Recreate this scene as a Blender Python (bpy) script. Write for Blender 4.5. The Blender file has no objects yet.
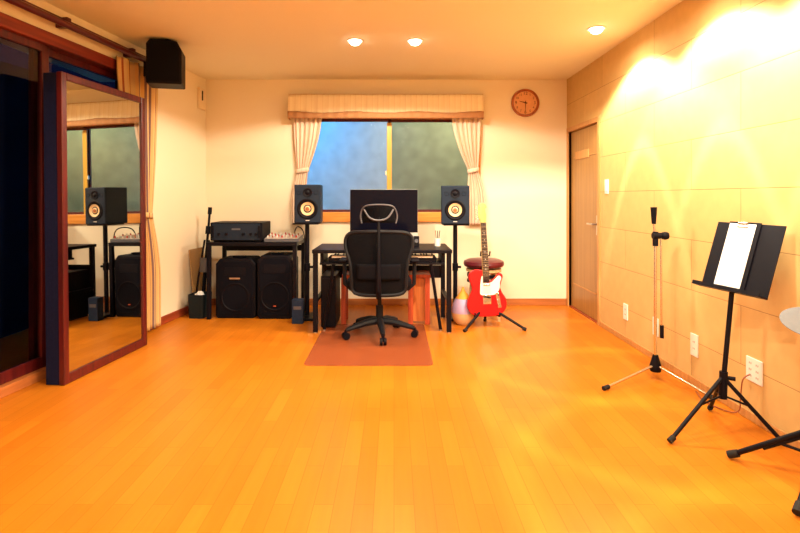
import bpy, bmesh, math, random
from mathutils import Vector, Matrix, Euler
random.seed(7)
PI = math.pi
R = math.radians
col = bpy.context.scene.collection
sc = bpy.context.scene

# ------------------------------------------------------------------ materials
def mat(name, c, rough=0.6, metal=0.0, bump=0.0, scale=40, var=0.08, spec=0.5, trans=0.0, ior=1.45, coat=0.0, alpha=1.0):
    m = bpy.data.materials.new(name); m.use_nodes = True
    nt = m.node_tree; b = nt.nodes['Principled BSDF']
    b.inputs['Roughness'].default_value = rough
    b.inputs['Metallic'].default_value = metal
    b.inputs['Specular IOR Level'].default_value = spec
    b.inputs['Transmission Weight'].default_value = trans
    b.inputs['IOR'].default_value = ior
    b.inputs['Coat Weight'].default_value = coat
    b.inputs['Alpha'].default_value = alpha
    tc = nt.nodes.new('ShaderNodeTexCoord')
    n = nt.nodes.new('ShaderNodeTexNoise'); n.inputs['Scale'].default_value = scale
    n.inputs['Detail'].default_value = 3
    nt.links.new(tc.outputs['Object'], n.inputs['Vector'])
    mx = nt.nodes.new('ShaderNodeMix'); mx.data_type = 'RGBA'
    lo = [max(0, x*(1-var)) for x in c]; hi = [min(1, x*(1+var)) for x in c]
    mx.inputs[6].default_value = (*lo, 1); mx.inputs[7].default_value = (*hi, 1)
    nt.links.new(n.outputs['Fac'], mx.inputs[0])
    nt.links.new(mx.outputs[2], b.inputs['Base Color'])
    if bump:
        bp = nt.nodes.new('ShaderNodeBump'); bp.inputs['Strength'].default_value = bump
        bp.inputs['Distance'].default_value = 0.004
        nt.links.new(n.outputs['Fac'], bp.inputs['Height'])
        nt.links.new(bp.outputs['Normal'], b.inputs['Normal'])
    return m

def emat(name, c, s):
    m = bpy.data.materials.new(name); m.use_nodes = True
    nt = m.node_tree; b = nt.nodes['Principled BSDF']
    b.inputs['Base Color'].default_value = (.8, .8, .8, 1)
    b.inputs['Emission Color'].default_value = (*c, 1); b.inputs['Emission Strength'].default_value = s
    return m

def wood(name, c1, c2, rough=0.45, stretch=(40, 40, 2.0), coat=0.0, spec=0.5):
    m = bpy.data.materials.new(name); m.use_nodes = True
    nt = m.node_tree; b = nt.nodes['Principled BSDF']
    b.inputs['Roughness'].default_value = rough; b.inputs['Coat Weight'].default_value = coat
    b.inputs['Specular IOR Level'].default_value = spec
    tc = nt.nodes.new('ShaderNodeTexCoord'); mp = nt.nodes.new('ShaderNodeMapping')
    mp.inputs['Scale'].default_value = stretch
    n = nt.nodes.new('ShaderNodeTexNoise'); n.inputs['Scale'].default_value = 1.0; n.inputs['Detail'].default_value = 4
    nt.links.new(tc.outputs['Object'], mp.inputs['Vector']); nt.links.new(mp.outputs['Vector'], n.inputs['Vector'])
    cr = nt.nodes.new('ShaderNodeValToRGB')
    cr.color_ramp.elements[0].position = .35; cr.color_ramp.elements[0].color = (*c1, 1)
    cr.color_ramp.elements[1].position = .65; cr.color_ramp.elements[1].color = (*c2, 1)
    nt.links.new(n.outputs['Fac'], cr.inputs[0]); nt.links.new(cr.outputs[0], b.inputs['Base Color'])
    return m

M = {}
M['wall'] = mat('wall_paint', (.84, .74, .56), .85, bump=.25, scale=160, var=.03, spec=.2)
M['ceiling'] = mat('ceiling_paint', (.84, .80, .62), .9, bump=.2, scale=120, var=.03, spec=.2)
M['black'] = mat('black_plastic', (.004, .004, .008), .5, scale=200, spec=.15)
M['blacksatin'] = mat('black_paint', (.004, .004, .008), .42, scale=100, spec=.18)
M['rubber'] = mat('rubber', (.01, .01, .01), .8)
M['darkcloth'] = mat('speaker_grille', (.005, .005, .009), .85, bump=.8, scale=500, var=.5, spec=.1)
M['navy'] = mat('navy_board', (.007, .010, .045), .85, scale=60, var=.3, spec=.2)
M['mahog'] = wood('mahogany', (.055, .004, .006), (.12, .010, .009), .35)
M['mahogrow'] = wood('mahogany_rail', (.16, .018, .010), (.25, .035, .014), .4, (2, 40, 40))
M['rail'] = wood('dark_rail', (.07, .008, .012), (.11, .012, .018), .3, (2, 40, 40))
M['redwood'] = wood('red_wood', (.42, .05, .02), (.60, .10, .03), .4)
M['sillwood'] = wood('sill_wood', (.62, .22, .03), (.78, .30, .05), .4, (3, 40, 40))
M['mullion'] = wood('mullion_wood', (.55, .30, .03), (.70, .40, .05), .4)
M['doorwood'] = wood('door_wood', (.30, .150, .040), (.38, .20, .055), .4, (30, 30, 1.5))
M['doorframe'] = wood('door_frame_wood', (.46, .22, .065), (.55, .28, .09), .5)
M['basewood'] = wood('base_wood', (.38, .12, .03), (.50, .17, .045), .4, (3, 3, 30))
M['basered'] = wood('base_wood_red', (.24, .04, .015), (.34, .06, .02), .4, (3, 3, 30))
M['chrome'] = mat('chrome', (.75, .73, .70), .22, 1.0)
M['steel'] = mat('steel', (.55, .5, .45), .35, 1.0)
M['white'] = mat('white_plastic', (.82, .80, .76), .4)
M['paper'] = mat('paper', (.85, .86, .88), .8, var=.02)
M['mirror'] = mat('mirror_silver', (.66, .68, .66), .015, 1.0, var=0)
M['cone'] = mat('speaker_cone', (.72, .52, .28), .5, var=.15)
M['conedark'] = mat('cone_centre', (.35, .12, .05), .5)
M['slate'] = mat('speaker_body', (.012, .022, .042), .5, spec=.2)
M['screen'] = mat('screen', (.003, .003, .008), .12, spec=.12)
M['alu'] = mat('aluminium', (.70, .70, .70), .35, .6)
M['chairfab'] = mat('chair_fabric', (.006, .006, .009), .9, bump=.6, scale=300, var=.4, spec=.1)
M['chairplastic'] = mat('chair_plastic', (.009, .010, .014), .45, spec=.22)
M['greyplastic'] = mat('grey_plastic', (.10, .10, .12), .4)
M['red'] = mat('guitar_red', (.52, .003, .006), .3, coat=.12, var=.03)
M['maple'] = wood('maple', (.55, .35, .09), (.64, .43, .14), .4)
M['rosewood'] = wood('rosewood', (.018, .008, .008), (.03, .013, .010), .6, spec=.15)
M['pickguard'] = mat('pickguard', (.86, .84, .76), .3, var=.02)
M['cushion'] = mat('dark_red_vinyl', (.11, .010, .018), .35, bump=.3)
M['stoolwood'] = wood('stool_wood', (.62, .36, .16), (.74, .47, .24), .5)
M['orange'] = mat('orange', (.85, .36, .04), .5)
M['lavender'] = mat('lavender', (.50, .36, .58), .5, var=.2, scale=15)
M['beige'] = mat('beige', (.72, .45, .22), .6)
M['bin'] = mat('bin_plastic', (.008, .014, .018), .6, spec=.2)
M['card'] = mat('cardboard', (.42, .25, .10), .85, bump=.3)
M['cable'] = mat('cable_black', (.012, .012, .012), .5)
M['cablered'] = mat('cable_brown', (.30, .09, .04), .5)
M['cymbal'] = mat('cymbal_grey', (.15, .16, .18), .6, .0, spec=.2)
M['ivory'] = mat('ivory_keys', (.80, .74, .62), .35)
M['bluegrey'] = mat('blue_box', (.015, .03, .07), .6, var=.4, spec=.2)
M['clockrim'] = wood('clock_wood', (.30, .07, .02), (.42, .11, .03), .35)
M['clockface'] = mat('clock_face', (.72, .36, .16), .6, var=.12, scale=30)
M['dark'] = mat('dark_brown', (.10, .02, .01), .6)
M['grille'] = mat('vent_plastic', (.80, .66, .45), .6)

def floor_mat():
    m = bpy.data.materials.new('parquet'); m.use_nodes = True
    nt = m.node_tree; b = nt.nodes['Principled BSDF']; L = nt.links.new
    tc = nt.nodes.new('ShaderNodeTexCoord'); mp = nt.nodes.new('ShaderNodeMapping')
    mp.inputs['Rotation'].default_value = (0, 0, R(90))
    L(tc.outputs['Object'], mp.inputs['Vector'])
    br = nt.nodes.new('ShaderNodeTexBrick')
    br.offset = .37; br.offset_frequency = 2
    br.inputs['Scale'].default_value = 1.0
    br.inputs['Brick Width'].default_value = .45; br.inputs['Row Height'].default_value = .075
    br.inputs['Mortar Size'].default_value = .0012; br.inputs['Mortar Smooth'].default_value = .3
    br.inputs['Color1'].default_value = (.485, .145, .009, 1); br.inputs['Color2'].default_value = (.555, .175, .012, 1)
    br.inputs['Mortar'].default_value = (.40, .10, .005, 1)
    L(mp.outputs['Vector'], br.inputs['Vector'])
    m2 = nt.nodes.new('ShaderNodeMapping'); m2.inputs['Scale'].default_value = (30, 1.6, 1)
    L(tc.outputs['Object'], m2.inputs['Vector'])
    n = nt.nodes.new('ShaderNodeTexNoise'); n.inputs['Scale'].default_value = 1.2; n.inputs['Detail'].default_value = 4
    L(m2.outputs['Vector'], n.inputs['Vector'])
    cr = nt.nodes.new('ShaderNodeMapRange'); cr.inputs[3].default_value = .88; cr.inputs[4].default_value = 1.1
    L(n.outputs['Fac'], cr.inputs[0])
    mx = nt.nodes.new('ShaderNodeMix'); mx.data_type = 'RGBA'; mx.blend_type = 'MULTIPLY'; mx.inputs[0].default_value = 1
    L(br.outputs['Color'], mx.inputs[6]); L(cr.outputs[0], mx.inputs[7])
    L(mx.outputs[2], b.inputs['Base Color'])
    b.inputs['Roughness'].default_value = .33; b.inputs['Specular IOR Level'].default_value = .15
    return m
M['floor'] = floor_mat()

def panel_mat():
    m = bpy.data.materials.new('wall_tile_panels'); m.use_nodes = True
    nt = m.node_tree; b = nt.nodes['Principled BSDF']; L = nt.links.new
    tc = nt.nodes.new('ShaderNodeTexCoord'); sp = nt.nodes.new('ShaderNodeSeparateXYZ'); cb = nt.nodes.new('ShaderNodeCombineXYZ')
    L(tc.outputs['Object'], sp.inputs[0]); L(sp.outputs['Y'], cb.inputs['X'])
    ad = nt.nodes.new('ShaderNodeMath'); ad.operation = 'ADD'; ad.inputs[1].default_value = .045
    L(sp.outputs['Z'], ad.inputs[0]); L(ad.outputs[0], cb.inputs['Y'])
    br = nt.nodes.new('ShaderNodeTexBrick'); br.offset = .5
    br.inputs['Scale'].default_value = 1; br.inputs['Brick Width'].default_value = .93; br.inputs['Row Height'].default_value = .31
    br.inputs['Mortar Size'].default_value = .0022; br.inputs['Mortar Smooth'].default_value = .2
    br.inputs['Color1'].default_value = (.61, .41, .16, 1); br.inputs['Color2'].default_value = (.65, .44, .175, 1)
    br.inputs['Mortar'].default_value = (.36, .20, .07, 1)
    L(cb.outputs[0], br.inputs['Vector'])
    n = nt.nodes.new('ShaderNodeTexNoise'); n.inputs['Scale'].default_value = 14; n.inputs['Detail'].default_value = 5
    L(tc.outputs['Object'], n.inputs['Vector'])
    cr = nt.nodes.new('ShaderNodeMapRange'); cr.inputs[3].default_value = .9; cr.inputs[4].default_value = 1.1
    L(n.outputs['Fac'], cr.inputs[0])
    mx = nt.nodes.new('ShaderNodeMix'); mx.data_type = 'RGBA'; mx.blend_type = 'MULTIPLY'; mx.inputs[0].default_value = 1
    L(br.outputs['Color'], mx.inputs[6]); L(cr.outputs[0], mx.inputs[7])
    L(mx.outputs[2], b.inputs['Base Color'])
    bp = nt.nodes.new('ShaderNodeBump'); bp.inputs['Strength'].default_value = .5; bp.inputs['Distance'].default_value = .004; bp.invert = True
    L(br.outputs['Fac'], bp.inputs['Height']); L(bp.outputs['Normal'], b.inputs['Normal'])
    b.inputs['Roughness'].default_value = .7; b.inputs['Specular IOR Level'].default_value = .25
    return m
M['panel'] = panel_mat()

def stripe_mat(name, cols, scale):
    # vertical stripes woven in the cloth: driven by the curtain's own UV so they follow the folds
    m = bpy.data.materials.new(name); m.use_nodes = True
    nt = m.node_tree; b = nt.nodes['Principled BSDF']; L = nt.links.new
    uv = nt.nodes.new('ShaderNodeUVMap'); sp = nt.nodes.new('ShaderNodeSeparateXYZ'); L(uv.outputs[0], sp.inputs[0])
    mu = nt.nodes.new('ShaderNodeMath'); mu.operation = 'MULTIPLY'; mu.inputs[1].default_value = scale; L(sp.outputs['X'], mu.inputs[0])
    fr = nt.nodes.new('ShaderNodeMath'); fr.operation = 'FRACT'; L(mu.outputs[0], fr.inputs[0])
    cr = nt.nodes.new('ShaderNodeValToRGB'); cr.color_ramp.interpolation = 'CONSTANT'
    el = cr.color_ramp.elements
    while len(el) < len(cols): el.new(.5)
    for i, (p, c) in enumerate(cols): el[i].position = p; el[i].color = (*c, 1)
    L(fr.outputs[0], cr.inputs[0]); L(cr.outputs[0], b.inputs['Base Color'])
    b.inputs['Roughness'].default_value = .9; b.inputs['Specular IOR Level'].default_value = .1
    return m
M['curtain_striped'] = stripe_mat('striped_curtain', [(0, (.62, .44, .20)), (.35, (.34, .10, .06)), (.45, (.70, .48, .22)), (.7, (.22, .14, .14)), (.82, (.66, .42, .16))], 5)
M['curtain_pink'] = stripe_mat('window_curtain', [(0, (.76, .60, .47)), (.6, (.66, .47, .35)), (.75, (.78, .62, .50))], 9)
M['pelmet'] = stripe_mat('pelmet_cloth', [(0, (.84, .70, .46)), (.5, (.78, .62, .38)), (.62, (.85, .72, .48))], 40)
M['pelmettrim'] = mat('pelmet_trim', (.42, .20, .08), .8)

def glass(name, c, rough, ior=1.3, bump=0, bs=60, rs=1.0):
    m = mat(name, c, rough, trans=1.0, ior=ior, bump=bump, scale=bs, var=.0)
    return m
M['glassdoor'] = glass('door_glass', (.62, .66, .75), .0, 1.33)
M['glasswin'] = glass('figured_glass', (.9, .93, .95), .13, 1.25, .15, 45)
def mat_mesh():
    m = mat('chair_mesh', (.005, .005, .007), .9, bump=.5, scale=400, var=.5, spec=.1)
    nt = m.node_tree; b = nt.nodes['Principled BSDF']
    tc = nt.nodes.new('ShaderNodeTexCoord'); ch = nt.nodes.new('ShaderNodeTexChecker'); ch.inputs['Scale'].default_value = 260
    nt.links.new(tc.outputs['Object'], ch.inputs['Vector'])
    mr = nt.nodes.new('ShaderNodeMapRange'); mr.inputs[3].default_value = .86; mr.inputs[4].default_value = 1
    nt.links.new(ch.outputs['Fac'], mr.inputs[0]); nt.links.new(mr.outputs[0], b.inputs['Alpha'])
    return m
M['mesh'] = mat_mesh()
M['mat'] = mat('chair_mat', (.38, .09, .035), .4, alpha=.45, spec=.5, scale=8, var=.15)

# ------------------------------------------------------------------ mesh builder
class MB:
    def __init__(s): s.bm = bmesh.new()
    def _xf(s, vs, mtx):
        for v in vs: v.co = mtx @ v.co
    def box(s, c, size, rot=None):
        r = bmesh.ops.create_cube(s.bm, size=1.0)
        m = Matrix.Translation(c) @ (Euler(rot).to_matrix().to_4x4() if rot else Matrix()) @ Matrix.Diagonal((*size, 1))
        s._xf(r['verts'], m); return s
    def bb(s, x0, x1, y0, y1, z0, z1):
        return s.box(((x0+x1)/2, (y0+y1)/2, (z0+z1)/2), (abs(x1-x0), abs(y1-y0), abs(z1-z0)))
    def cyl(s, p0, p1, r0, r1=None, n=16):
        p0 = Vector(p0); p1 = Vector(p1); r1 = r0 if r1 is None else r1
        d = p1-p0; q = d.to_track_quat('Z', 'Y').to_matrix().to_4x4()
        r = bmesh.ops.create_cone(s.bm, cap_ends=True, segments=n, radius1=r0, radius2=r1, depth=d.length)
        s._xf(r['verts'], Matrix.Translation((p0+p1)/2) @ q); return s
    def tube(s, pts, r, n=10, closed=False, rr=None):
        pts = [Vector(p) for p in pts]; N = len(pts); rings = []
        up = None
        for i, p in enumerate(pts):
            a = pts[(i-1) % N] if (closed or i > 0) else p
            b = pts[(i+1) % N] if (closed or i < N-1) else p
            t = (b-a).normalized()
            if up is None:
                up = Vector((0, 0, 1)) if abs(t.z) < .9 else Vector((1, 0, 0))
            x = t.cross(up)
            if x.length < 1e-5: x = t.orthogonal()
            x.normalize(); y = x.cross(t).normalized(); up = y
            q = rr[i] if rr else r
            rings.append([s.bm.verts.new(p + x*q*math.cos(2*PI*k/n) + y*q*math.sin(2*PI*k/n)) for k in range(n)])
        for i in range(N if closed else N-1):
            A = rings[i]; B = rings[(i+1) % N]
            for k in range(n): s.bm.faces.new((A[k], A[(k+1) % n], B[(k+1) % n], B[k]))
        if not closed:
            s.bm.faces.new(rings[0][::-1]); s.bm.faces.new(rings[-1])
        return s
    def lathe(s, prof, c=(0, 0, 0), n=32, mtx=None):
        rings = []; m = Matrix.Translation(c) @ (mtx if mtx else Matrix())
        for r, z in prof:
            if r < 1e-6: rings.append([s.bm.verts.new(m @ Vector((0, 0, z)))])
            else: rings.append([s.bm.verts.new(m @ Vector((r*math.cos(2*PI*k/n), r*math.sin(2*PI*k/n), z))) for k in range(n)])
        for A, B in zip(rings, rings[1:]):
            if len(A) == 1 and len(B) == 1: continue
            for k in range(n):
                j = (k+1) % n
                if len(A) == 1: s.bm.faces.new((A[0], B[j], B[k]))
                elif len(B) == 1: s.bm.faces.new((A[k], A[j], B[0]))
                else: s.bm.faces.new((A[k], A[j], B[j], B[k]))
        return s
    def prism(s, poly, y0, y1):      # polygon in XZ, extruded in Y
        a = [s.bm.verts.new((x, y0, z)) for x, z in poly]; b = [s.bm.verts.new((x, y1, z)) for x, z in poly]
        s.bm.faces.new(a); s.bm.faces.new(b[::-1]); n = len(poly)
        for k in range(n): s.bm.faces.new((a[k], b[k], b[(k+1) % n], a[(k+1) % n]))
        return s
    def grid(s, fn, nu, nv, thick=0, uvs=True):
        uvl = s.bm.loops.layers.uv.verify()
        V = [[s.bm.verts.new(fn(i/nu, j/nv)) for j in range(nv+1)] for i in range(nu+1)]
        for i in range(nu):
            for j in range(nv):
                f = s.bm.faces.new((V[i][j], V[i+1][j], V[i+1][j+1], V[i][j+1]))
                for l, (a, b) in zip(f.loops, ((i, j), (i+1, j), (i+1, j+1), (i, j+1))): l[uvl].uv = (a/nu, b/nv)
        return s
    def build(s, name, m, parent=None, bevel=0, smooth=False, solid=0, seg=2, mtx=None):
        if mtx: s._xf(s.bm.verts, mtx)
        bmesh.ops.recalc_face_normals(s.bm, faces=s.bm.faces)
        me = bpy.data.meshes.new(name); s.bm.to_mesh(me); s.bm.free()
        me.materials.append(m)
        o = bpy.data.objects.new(name, me); col.objects.link(o)
        if parent: o.parent = parent
        if solid:
            md = o.modifiers.new('solid', 'SOLIDIFY'); md.thickness = solid; md.offset = 0
        if bevel:
            md = o.modifiers.new('bevel', 'BEVEL'); md.width = bevel; md.segments = seg; md.limit_method = 'ANGLE'; md.angle_limit = R(40)
        if smooth:
            for p in me.polygons: p.use_smooth = True
            try: me.set_sharp_from_angle(angle=R(35))
            except Exception: pass
        return o

def smooth_poly(pts, n=4, closed=True):
    out = []; N = len(pts)
    for i in range(N if closed else N-1):
        p = [pts[(i+k-1) % N] if closed else pts[min(max(i+k-1, 0), N-1)] for k in range(4)]
        for j in range(n):
            t = j/n
            out.append(tuple(.5*((2*p[1][d])+(-p[0][d]+p[2][d])*t+(2*p[0][d]-5*p[1][d]+4*p[2][d]-p[3][d])*t*t+(-p[0][d]+3*p[1][d]-3*p[2][d]+p[3][d])*t**3) for d in range(len(pts[0]))))
    if not closed: out.append(pts[-1])
    return out

def thing(name, label, cat, loc=(0, 0, 0), rot=(0, 0, 0), group=None):
    o = bpy.data.objects.new(name, None); col.objects.link(o)
    o.empty_display_size = .1
    o.location = loc; o.rotation_euler = rot if hasattr(rot, '__len__') else (0, 0, rot)
    o['label'] = label; o['category'] = cat
    if group: o['group'] = group
    return o
def tag(o, label, cat, group=None):
    o['label'] = label; o['category'] = cat
    if group: o['group'] = group
    return o
def place(o, loc, rot=(0, 0, 0)):
    o.location = loc; o.rotation_euler = rot if hasattr(rot, '__len__') else (0, 0, rot); return o
def struct(o): o['kind'] = 'structure'; return o
def copy_tree(o, parent=None):
    c = o.copy(); col.objects.link(c); c.parent = parent
    for ch in [x for x in bpy.data.objects if x.parent == o]: copy_tree(ch, c)
    return c
def text_mesh(txt, size, name, m, parent, loc, rot, ext=.0006):
    cu = bpy.data.curves.new('t', 'FONT'); cu.body = txt; cu.size = size; cu.extrude = ext; cu.align_x = 'CENTER'; cu.align_y = 'CENTER'
    t = bpy.data.objects.new('t', cu); col.objects.link(t)
    dg = bpy.context.evaluated_depsgraph_get(); me = bpy.data.meshes.new_from_object(t.evaluated_get(dg))
    bpy.data.objects.remove(t); bpy.data.curves.remove(cu)
    me.name = name; me.materials.clear(); me.materials.append(m)
    o = bpy.data.objects.new(name, me); col.objects.link(o); o.parent = parent; o.location = loc; o.rotation_euler = rot
    return o

# ------------------------------------------------------------------ room shell
XR = 1.84; YB = 5.6; H = 2.4; YF = -1.4; T = .12
LO = (-2.0, YB, 0); LR = math.atan2(-.9946, -.1035)      # left wall frame: x runs toward the camera, y into the room
LL = 7.1
def lpt(u, v, z=0):
    return (LO[0] + math.cos(LR)*u - math.sin(LR)*v, LO[1] + math.sin(LR)*u + math.cos(LR)*v, z)

struct(MB().bb(-3.2, XR+T, YF-T, YB+T, -.1, 0).build('floor', M['floor']))
struct(MB().bb(-3.2, XR+T, YF-T, YB+T, H, H+.1).build('ceiling', M['ceiling']))
struct(MB().bb(-3.2, XR+T, YF-T, YF, 0, H).build('wall_front', M['wall']))
# back wall with window opening
WX0, WX1, WZ0, WZ1 = -1.02, .92, .985, 2.02
w = MB()
w.bb(-2.2, WX0, YB, YB+T, 0, H).bb(WX1, XR+T, YB, YB+T, 0, H).bb(WX0, WX1, YB, YB+T, 0, WZ0).bb(WX0, WX1, YB, YB+T, WZ1, H)
struct(w.build('wall_back', M['wall']))
# right wall with door opening
DY0, DY1, DZ = 4.74, 5.53, 1.83
w = MB()
w.bb(XR, XR+T, YF, DY0, 0, H).bb(XR, XR+T, DY1, YB, 0, H).bb(XR, XR+T, DY0, DY1, DZ, H)
struct(w.build('wall_right', M['panel']))
# left wall with the sliding door opening
GU0, GU1, GZ0, GZ1 = 1.32, 3.24, .02, 2.16
w = MB()
w.bb(-.05, GU0, -T, 0, 0, H).bb(GU1, LL, -T, 0, 0, H).bb(GU0, GU1, -T, 0, GZ1, H).bb(GU0, GU1, -T, 0, 0, GZ0)
struct(place(w.build('wall_left', M['wall']), LO, LR))
# baseboards
struct(MB().bb(-2.0, XR-.001, YB-.014, YB-.0005, 0, .07).build('baseboard_back', M['basewood'], bevel=.003))
struct(place(MB().bb(.02, GU0-.05, .0005, .014, 0, .075).build('baseboard_left', M['basered'], bevel=.003), LO, LR))
struct(MB().bb(XR-.010, XR-.0005, YF+.01, DY0-.06, 0, .045).build('baseboard_right', M['doorframe'], bevel=.003))

# ---- interior door in the right wall
d = thing('door_1', 'tan wooden interior door in the tiled right wall', 'door', (XR, (DY0+DY1)/2, 0)); struct(d)
del d['category']; del d['label']
hw = (DY1-DY0)/2
f = MB()
f.bb(-.012, T, -hw-.045, -hw, 0, DZ+.045).bb(-.012, T, hw, hw+.045, 0, DZ+.045).bb(-.012, T, -hw, hw, DZ, DZ+.045)
f.build('door_frame', M['doorframe'], d, bevel=.003)
leaf = MB().bb(.022, .058, -hw+.028, hw-.003, .012, DZ-.008).build('door_leaf', M['doorwood'], d, bevel=.003)
MB().bb(.014, .022, -.12, .25, 1.53, 1.61).build('door_panel', M['doorframe'], leaf, bevel=.002)
MB().bb(.016, .022, -.30, .32, .25, .262).bb(.016, .022, -.30, .32, 1.55, 1.556).build('door_moulding', M['doorframe'], leaf)
hd = MB().bb(.014, .022, -hw+.05, -hw+.085, .80, .98)
hd.cyl((.022, -hw+.067, .90), (-.03, -hw+.067, .90), .009).cyl((-.03, -hw+.06, .90), (-.03, -hw+.19, .90), .009)
hd.build('door_handle', M['steel'], leaf, bevel=.001)
MB().bb(.0, T, -hw, hw, .0, .010).build('door_sill', M['basered'], d)
struct(MB().bb(XR+.065, XR+.10, DY0+.002, DY1-.002, .011, DZ-.002).build('door_gap_backing', M['dark']))  # dark sheet added behind the leaf so its gap shows as shade

# ---- sliding window in back wall
wn = thing('window_1', '', '', ((WX0+WX1)/2, YB, 0)); struct(wn); del wn['category']; del wn['label']
hw = (WX1-WX0)/2; cx = (WX0+WX1)/2; mx = -.05-cx
f = MB()
f.bb(-hw, -hw+.035, -.01, T, WZ0, WZ1).bb(hw-.035, hw, -.01, T, WZ0, WZ1).bb(-hw, hw, -.01, T, WZ1-.035, WZ1)
f.build('window_frame', M['sillwood'], wn, bevel=.003)
MB().bb(-hw-.03, hw+.03, -.03, T, WZ0-.10, WZ0+.004).build('window_sill', M['sillwood'], wn, bevel=.005)
sash = MB()
for a, b, y in ((-hw+.035, mx+.02, .045), (mx-.02, hw-.035, .08)):
    sash.bb(a, a+.03, y, y+.025, WZ0+.005, WZ1-.036).bb(b-.03, b, y, y+.025, WZ0+.005, WZ1-.036)
    sash.bb(a, b, y, y+.025, WZ0+.005, WZ0+.03).bb(a, b, y, y+.025, WZ1-.062, WZ1-.036)
sash.build('window_sash', M['mahog'], wn, bevel=.002)
mu = MB().bb(mx-.026, mx+.026, .028, .044, WZ0+.006, WZ1-.075).build('meeting_stile', M['mullion'], wn, bevel=.003)
MB().bb(mx-.045, mx-.026, .02, .044, 1.38, 1.43).build('latch', M['chrome'], mu, bevel=.004)
for a, b, y in ((-hw+.06, mx-.005, .055), (mx+.005, hw-.06, .090)):
    MB().bb(a, b, y, y+.005, WZ0+.025, WZ1-.06).build('pane', M['glasswin'], wn)
# backdrop walls added outside to give the back window panes their colour
struct(MB().bb(-3.2, -.05, 6.75, 6.85, -.1, 2.6).build('window_backdrop_left', mat('backdrop_pale', (.55, .62, .70), .8, bump=.5, scale=9, var=.25)))
struct(MB().bb(-.05, 3.2, 6.75, 6.85, -.1, 2.6).build('window_backdrop_right', mat('backdrop_olive', (.34, .34, .22), .9, bump=.8, scale=7, var=.4)))

# ---- pelmet and curtains
pm = thing('window_pelmet', 'wide striped cream fabric pelmet with brown hem above the window', 'pelmet', (-.085, YB, 2.215))
PX = 1.015
def pel(u, v):
    # front face and two returns, softly pleated
    L1 = .13; Wd = 2*PX; tot = Wd+2*L1; s_ = u*tot
    if s_ < L1: x, y = -PX, -s_
    elif s_ < L1+Wd: x, y = -PX+(s_-L1), -L1
    else: x, y = PX, -(tot-s_)
    wv = .004*math.sin(s_*60)
    return Vector((x, y-.002 - wv*(.4+v) - .02*v, .0-.19*v))
MB().grid(pel, 260, 6).build('pelmet_cloth', M['pelmet'], pm, smooth=True, solid=.004)
def hem(u, v):
    q = pel(u, 1.0); q.z = -.185 - .065*v + .008*math.sin(u*PI*7)*(1-v); q.y -= .006
    return q
MB().grid(hem, 260, 2).build('hem', M['pelmettrim'], pm, smooth=True, solid=.004)
MB().bb(-PX, PX, -.13, -.001, -.004, .006).build('top_board', M['doorframe'], pm)

def curtain(name, label, loc, rot, xs_top, xs_tie, xs_bot, ztop, ztie, zbot, m, tiemat, folds=7, amp=.018, group=None):
    t = thing(name, label, 'curtain', loc, rot, group)
    def edge(v):
        z = ztop+(zbot-ztop)*v
        if z > ztie:
            k = (ztop-z)/(ztop-ztie); k2 = k**1.6
            a = [xs_top[i]+(xs_tie[i]-xs_top[i])*(k2) for i in (0, 1)]
        else:
            k = (ztie-z)/(ztie-zbot); k2 = math.sin(min(1, k*1.6)*PI/2)
            a = [xs_tie[i]+(xs_bot[i]-xs_tie[i])*k2 for i in (0, 1)]
        return a, z
    def fn(u, v):
        (a, b), z = edge(v)
        w_ = abs(b-a); am = amp*min(1, .45+w_*1.5)
        return Vector((a+(b-a)*u, am*math.sin(u*folds*2*PI)+am*.3*math.sin(u*folds*4.6*PI+1), z))
    MB().grid(fn, 110, 60).build('curtain_cloth', m, t, smooth=True, solid=.003)
    a, b = xs_tie; pts = []
    for k in range(24):
        an = 2*PI*k/24; pts.append(((a+b)/2+((b-a)/2+.008)*math.cos(an), (amp+.012)*math.sin(an), ztie+.01*math.cos(an)))
    def tie(u, v):
        an = 2*PI*u
        return Vector(((a+b)/2+((abs(b-a))/2+.010)*math.cos(an), (amp+.014)*math.sin(an), ztie-.022+.044*v+.012*math.cos(an)))
    MB().grid(tie, 32, 2).build('tieback', tiemat, t, smooth=True, solid=.003)
    return t
curtain('window_curtain', 'pinkish cream curtain tied back at the left side of the window', (0, YB-.055, 0), 0,
        (-1.06, -.76), (-1.02, -.905), (-1.08, -.93), 2.0, 1.43, .86, M['curtain_pink'], M['curtain_pink'], 6, .016, 'window curtains')
curtain('window_curtain', 'pinkish cream curtain tied back at the right side of the window', (0, YB-.055, 0), 0,
        (.61, .915), (.785, .885), (.775, .965), 2.0, 1.43, .86, M['curtain_pink'], M['curtain_pink'], 6, .016, 'window curtains')
curtain('door_curtain', 'tall striped gold and brown curtain gathered behind the standing mirror', LO, LR,
        (1.04, 1.60), (1.13, 1.34), (1.00, 1.34), 2.23, 1.0, .03, M['curtain_striped'], M['curtain_striped'], 4, .020)
for o in bpy.data.objects:
    if o.get('label', '').startswith('tall striped'): o.location = lpt(0, .055)

# curtain rail
cr_ = thing('curtain_rail', 'long dark red curtain rail above the glass sliding door', 'curtain rail', LO, LR)
MB().cyl((1.0, .085, 2.275), (3.5, .085, 2.275), .022, n=16).cyl((1.0, .045, 2.315), (3.5, .045, 2.315), .012).build('rail', M['rail'], cr_, smooth=True)
for u in (1.42, 2.14, 3.4):
    MB().bb(u-.02, u+.02, 0, .085, 2.262, 2.33).build('bracket', M['rail'], cr_, bevel=.004)
MB().lathe([(0, -.03), (.02, -.026), (.032, -.01), (.032, .01), (.02, .026), (0, .03)], (.99, .085, 2.275), mtx=Matrix.Rotation(R(90), 4, 'Y')).build('finial', M['rail'], cr_, smooth=True)

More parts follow.
